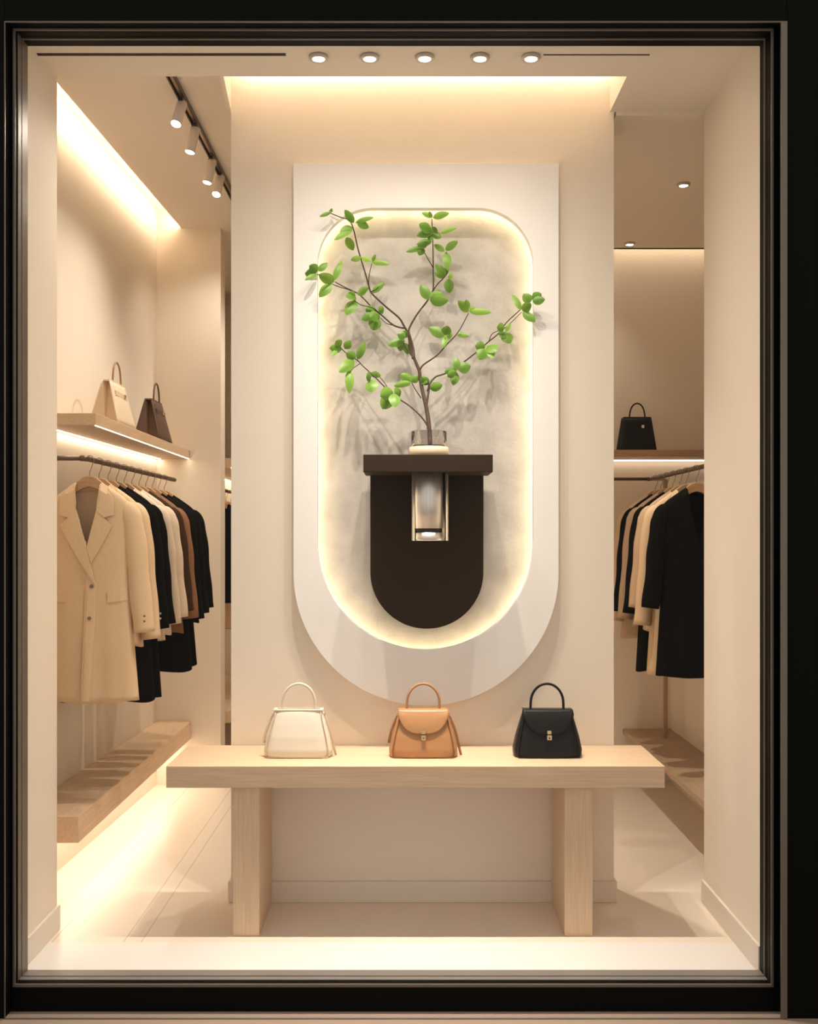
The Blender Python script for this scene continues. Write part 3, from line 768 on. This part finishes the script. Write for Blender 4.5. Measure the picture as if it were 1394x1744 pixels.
# ---------------------------------------------------------------- right bay
pf = tag(MB().box(1.348, 1.645, 4.38, 6.539, .296, .33, .002).build('floating_platform', oak('y', (.42, .30, .20))), 'low brown wood platform under right-hand coats', 'platform')
rs = empty('wall_shelf', (0, 0, 0), 'brown wood shelf with lit underside along back wall above right-hand coats', 'shelf')
MB().box(-.04, 2.098, 6.22, 6.539, 2.012, 2.052, .002).build('board', oak('x', (.46, .30, .18)), rs)
MB().box(-.03, 2.08, 6.50, 6.515, 2.006, 2.0115).build('strip_light', emit('shelf_led_back', WARM, E_SHELF * .6), rs)
RX2, RZ2 = 1.445, 1.876
r2 = empty('clothes_rail', (RX2, 6.2, RZ2), 'bronze clothes rail with post holding right-hand coats', 'clothes rail')
mb = MB(); mb.tube([(-.56, 0, 0), (-.02, 0, 0)], .0095, 12); mb.tube(smooth_path([(-.022, 0, 0), (-.006, -.003, 0), (0, -.016, 0), (0, -.03, 0)], 5), .012, 12); mb.tube([(-.56, 0, 0), (-.56, .339, 0)], .0095, 10)
mb.build('wall_arm', BRONZE, r2)
mb = MB(); pts, rr = [], []; yy = .03
while yy < 1.55:
    for d, q in ((0, .0098), (.003, .0122), (.03, .0122), (.033, .0098)): pts.append((0, -yy - d, 0)); rr.append(q)
    yy += .04
mb.tube(pts, rr, 12); mb.build('ribbed_bar', BRONZE, r2)
mb = MB(); mb.box(.083, .107, .02, .044, .33 - RZ2, 0, .002); mb.tube([(0, 0, 0), (.095, .032, 0)], .009, 10); mb.build('post', mat('post_wood', (.42, .28, .17), .5), r2)
right = [
    (6.08, CAMEL, 'coat', -.93, -.83, 'tan coat at far end of right-hand rail'),
    (5.95, BLACK, 'jacket', -.80, -.77, 'black jacket between tan and taupe coats on right-hand rail'),
    (5.82, TAUPE, 'jacket', -.84, -.80, 'taupe jacket between two black garments on right-hand rail'),
    (5.68, BLACK, 'coat', -1.07, -.76, 'black coat between taupe jacket and camel coat on right-hand rail'),
    (5.54, CAMEL, 'jacket', -.84, -.72, 'camel jacket in middle of right-hand rail'),
    (5.41, BEIGE, 'coat', -1.05, -.80, 'long light beige coat just behind the front black coat on right-hand rail'),
    (5.22, BLACK, 'coat', -1.04, -.70, 'long black coat with pocket flaps at front of right-hand rail')]
for i, (y, m, k, hem, cuff, lab) in enumerate(right):
    rz = random.Random(30 + i).uniform(-.05, .05)
    garment('hanging_' + k, (RX2, y, RZ2), rz, m, lab, 'clothes on the right-hand rail', hem, cuff, 1.0, .2, seed=40 + i, buttons=(i == 6))
    hanger((RX2, y, RZ2), rz, 'wooden hanger of the ' + lab.replace('on right-hand rail', 'at right').replace('of right-hand rail', 'at right'), 'hangers on the right-hand rail')
tote('handbag', (P(1086, 0, 6.33).x, 6.36, 2.0525), .225, .11, .205, 0, BLK_L, BLK_D, BLK_D, 'black structured handbag on right-hand shelf', .085, .5)

# ---------------------------------------------------------------- rear left bay glimpsed past the alcove end
s2 = empty('wall_shelf', (0, 0, 0), 'pale shelf with lit underside glimpsed beyond the left alcove end wall', 'shelf')
MB().box(-1.519, -1.18, 7.0, 8.69, 2.00, 2.06, .002).build('board', oak('y', (.60, .43, .28)), s2)
MB().box(-1.50, -1.48, 7.02, 8.68, 1.994, 1.9995).build('strip_light', SHL, s2)
MB().box(-1.192, -1.184, 7.02, 8.68, 1.996, 1.9995).build('strip_light', SHL, s2)
r3 = empty('clothes_rail', (-1.30, 7.0, 1.86), 'bronze clothes rail glimpsed beyond the left alcove end wall', 'clothes rail')
mb = MB(); mb.tube([(0, 0, 0), (0, 1.69, 0)], .011, 10); mb.build('bar', BRONZE, r3)
for i, (y, m, lab) in enumerate(((7.25, BLACK, 'black jacket glimpsed in the gap left of centre wall'), (7.45, BEIGE, 'beige coat glimpsed behind black jacket in gap left of centre wall'), (7.65, BROWN, 'brown coat glimpsed deepest in gap left of centre wall'))):
    garment('hanging_jacket' if i == 0 else 'hanging_coat', (-1.30, y, 1.86), 0, m, lab, 'clothes in the rear bay', [-.78, -.98, -1.0][i], -.72, 1.0, .2, seed=70 + i, buttons=False, pockets=False)
    hanger((-1.30, y, 1.86), 0, 'wooden hanger of the ' + lab, 'hangers in the rear bay')
tag(MB().box(-1.519, -1.18, 6.9, 8.69, .30, .38, .003).build('floating_bench', oak('y', (.74, .54, .36))), 'pale wood bench glimpsed in gap beyond left alcove end wall', 'bench')

# ---------------------------------------------------------------- ceiling lights
def spot(name, parent, loc, aim, e, ang, blend=.6, r=.025, col=SPOT):
    l = bpy.data.lights.new(name, 'SPOT'); l.energy = e * 10; l.color = col; l.spot_size = math.radians(ang); l.spot_blend = blend; l.shadow_soft_size = r
    o = bpy.data.objects.new(name, l); COL.objects.link(o); o.parent = parent; o.location = loc
    o.rotation_euler = Vector(aim).to_track_quat('-Z', 'Y').to_euler(); return o
def washer(name, parent, loc, e):
    '''a downlight lens that throws most of its light steeply down and less to the sides, so the wall beside it is lit evenly'''
    l = bpy.data.lights.new(name, 'SPOT'); l.spot_size = math.radians(168); l.spot_blend = .1; l.energy = E_WASH * e; l.color = SPOT; l.shadow_soft_size = .014
    l.use_nodes = True; nt = l.node_tree; em = nt.nodes['Emission']
    tc = nt.nodes.new('ShaderNodeTexCoord'); sx = nt.nodes.new('ShaderNodeSeparateXYZ'); nt.links.new(tc.outputs['Normal'], sx.inputs[0])
    def M(op, a, b=None):
        n = nt.nodes.new('ShaderNodeMath'); n.operation = op
        for k, v in enumerate((a, b)):
            if v is None: continue
            if isinstance(v, (int, float)): n.inputs[k].default_value = v
            else: nt.links.new(v, n.inputs[k])
        return n.outputs[0]
    z2 = M('MULTIPLY', sx.outputs['Z'], sx.outputs['Z']); s2 = M('MAXIMUM', M('SUBTRACT', 1.0, z2), 0.0)
    s3 = M('POWER', s2, 1.5); prof = M('DIVIDE', 1.0, M('ADD', s3, WASH_C))
    fade = M('MINIMUM', M('MAXIMUM', M('MULTIPLY', M('SUBTRACT', M('ABSOLUTE', sx.outputs['Z']), .34), 1.8), 0.0), 1.0)
    nt.links.new(M('MULTIPLY', prof, fade), em.inputs['Strength'])
    o = bpy.data.objects.new(name, l); COL.objects.link(o); o.parent = parent; o.location = loc; return o
def downlight(px, py, Z, e, ang, label, group, r=.034, aim=(0, .10, -1), wash=False):
    Y = F * (Z - CH) / (CY - py); x = (px - CX) / F * Y
    d = empty('downlight', (x, Y, Z), label, 'ceiling light', group)
    MB().lathe([(r, -.0005), (r, -.006), (r * .9, -.012), (r * .66, -.012), (r * .62, -.004), (r * .62, -.0005)], (0, 0, 0), 32).build('trim_ring', RING, d)
    MB().lathe([(0, -.004), (r * .62, -.004), (r * .61, -.0105), (0, -.0125)], (0, 0, 0), 32).build('lens', L_LENS, d)
    if wash: washer('lamp', d, (0, 0, -.03), e)
    else: spot('lamp', d, (0, 0, -.03), aim, e, ang, 1.0)
    return d
names = ['leftmost', 'second from left', 'middle', 'second from right', 'rightmost']
for (px, e, nm) in zip((543, 630, 724, 818, 905), E_DOWN, names):
    downlight(px, 96, ZC, e, 80, nm + ' of the five round downlights above the display', 'downlights above the display', .036, wash=True)
for y in (5.25, 6.6):  # unseen downlights added to brighten the left bay
    px = CX + (-.42) * F / y; py = CY - (ZL - CH) * F / y
    downlight(px, py, ZL, 5.0, 95, 'round downlight added as fill in the left-hand ceiling behind the centre wall' if y < 6 else 'round downlight added as fill deepest in the left-hand ceiling behind the centre wall', 'added fill downlights behind the centre wall', aim=(-.28, 0, -1))
px = CX + .62 * F / 5.05; py = CY - (ZR - CH) * F / 5.05  # unseen downlight added to brighten the right bay floor
downlight(px, py, ZR, 9.0, 75, 'round downlight added as fill in the right-hand ceiling behind the centre wall', 'added fill downlights behind the centre wall', aim=(.12, -.05, -1))
downlight(1165, 313, ZR, E_RDOWN, 100, 'round downlight nearer the viewer in the right-hand ceiling', 'downlights in the right-hand ceiling', aim=(-.22, -.12, -1))
downlight(1073, 414, ZR, E_RDOWN * .5, 90, 'round downlight near back wall in the right-hand ceiling', 'downlights in the right-hand ceiling', aim=(-.22, -.12, -1))
def slot(px0, px1, py, wd, label):
    Y = F * (ZC - CH) / (CY - py); x0, x1 = (px0 - CX) / F * Y, (px1 - CX) / F * Y
    return tag(MB().box(x0, x1, Y - wd / 2, Y + wd / 2, ZC - .002, ZC + .0005).build('ceiling_slot', SLOT), label, 'ceiling slot')
slot(62, 487, 92.5, .018, 'long dark slot in the ceiling beside the downlights')
slot(926, 1107, 93, .006, 'thin dark slot in the ceiling beyond the last downlight')

# track with its spotlights
TX = -.976
tr = empty('light_track', (TX, 4.2, ZL), 'dark ceiling track carrying the spotlights above the left aisle', 'light track')
mb = MB()
for a, c in ((-.017, -.011), (.011, .017), (-.011, .011)):
    h = -.022 if abs(a) != .011 or a > 0 and c > .012 else -.022
    mb.box(a, c, 0, 2.2, -.022 if c - a < .01 else -.006, -.0005, 0)
mb.build('rail', TRACKM, tr)
mb = MB(); mb.box(-.006, .006, 0, 2.2, -.012, -.006); mb.build('conductor', mat('track_copper', (.45, .30, .18), .3, .8), tr)
def track_spot(y, aim, label, e):
    r = empty('track_spotlight', (TX, y, ZL - .022), label, 'spotlight', 'spotlights on the track')
    a = Vector(aim).normalized(); top = Vector((0, 0, -.022)); 
    MB().box(-.010, .010, -.03, .03, -.012, .0, .002).build('adapter', TRACKM, r)
    MB().tube([(0, 0, -.010), top], .005, 8).build('stem', LAMPW, r)
    p0, p1 = top - a * .012, top + a * .105
    MB().tube([p0, p0 + a * .003, p1], [.020, .0225, .0225], 24).build('lamp_body', LAMPW, r)
    MB().tube([p1 + a * .0002, p1 + a * .003], [.020, .019], 24).build('lens', L_LENS, r)
    spot('lamp', r, p1 + a * .02, a, e, 125, 1.0, .02)
for y, aim, nm in ((4.50, (-.16, -.34, -.9), 'small white track spotlight nearest the shop window'), (4.78, (-.22, -.05, -1), 'second track spotlight from the window, hanging angled'),
                   (5.19, (-.22, -.05, -1), 'third track spotlight from the window, hanging angled'), (5.42, (-.12, -.36, -.9), 'fourth track spotlight from the window, close to the centre wall edge'), (5.98, (-.15, .3, -1), 'last track spotlight, half hidden by the centre wall')):
    track_spot(y, aim, nm, E_TRACK)
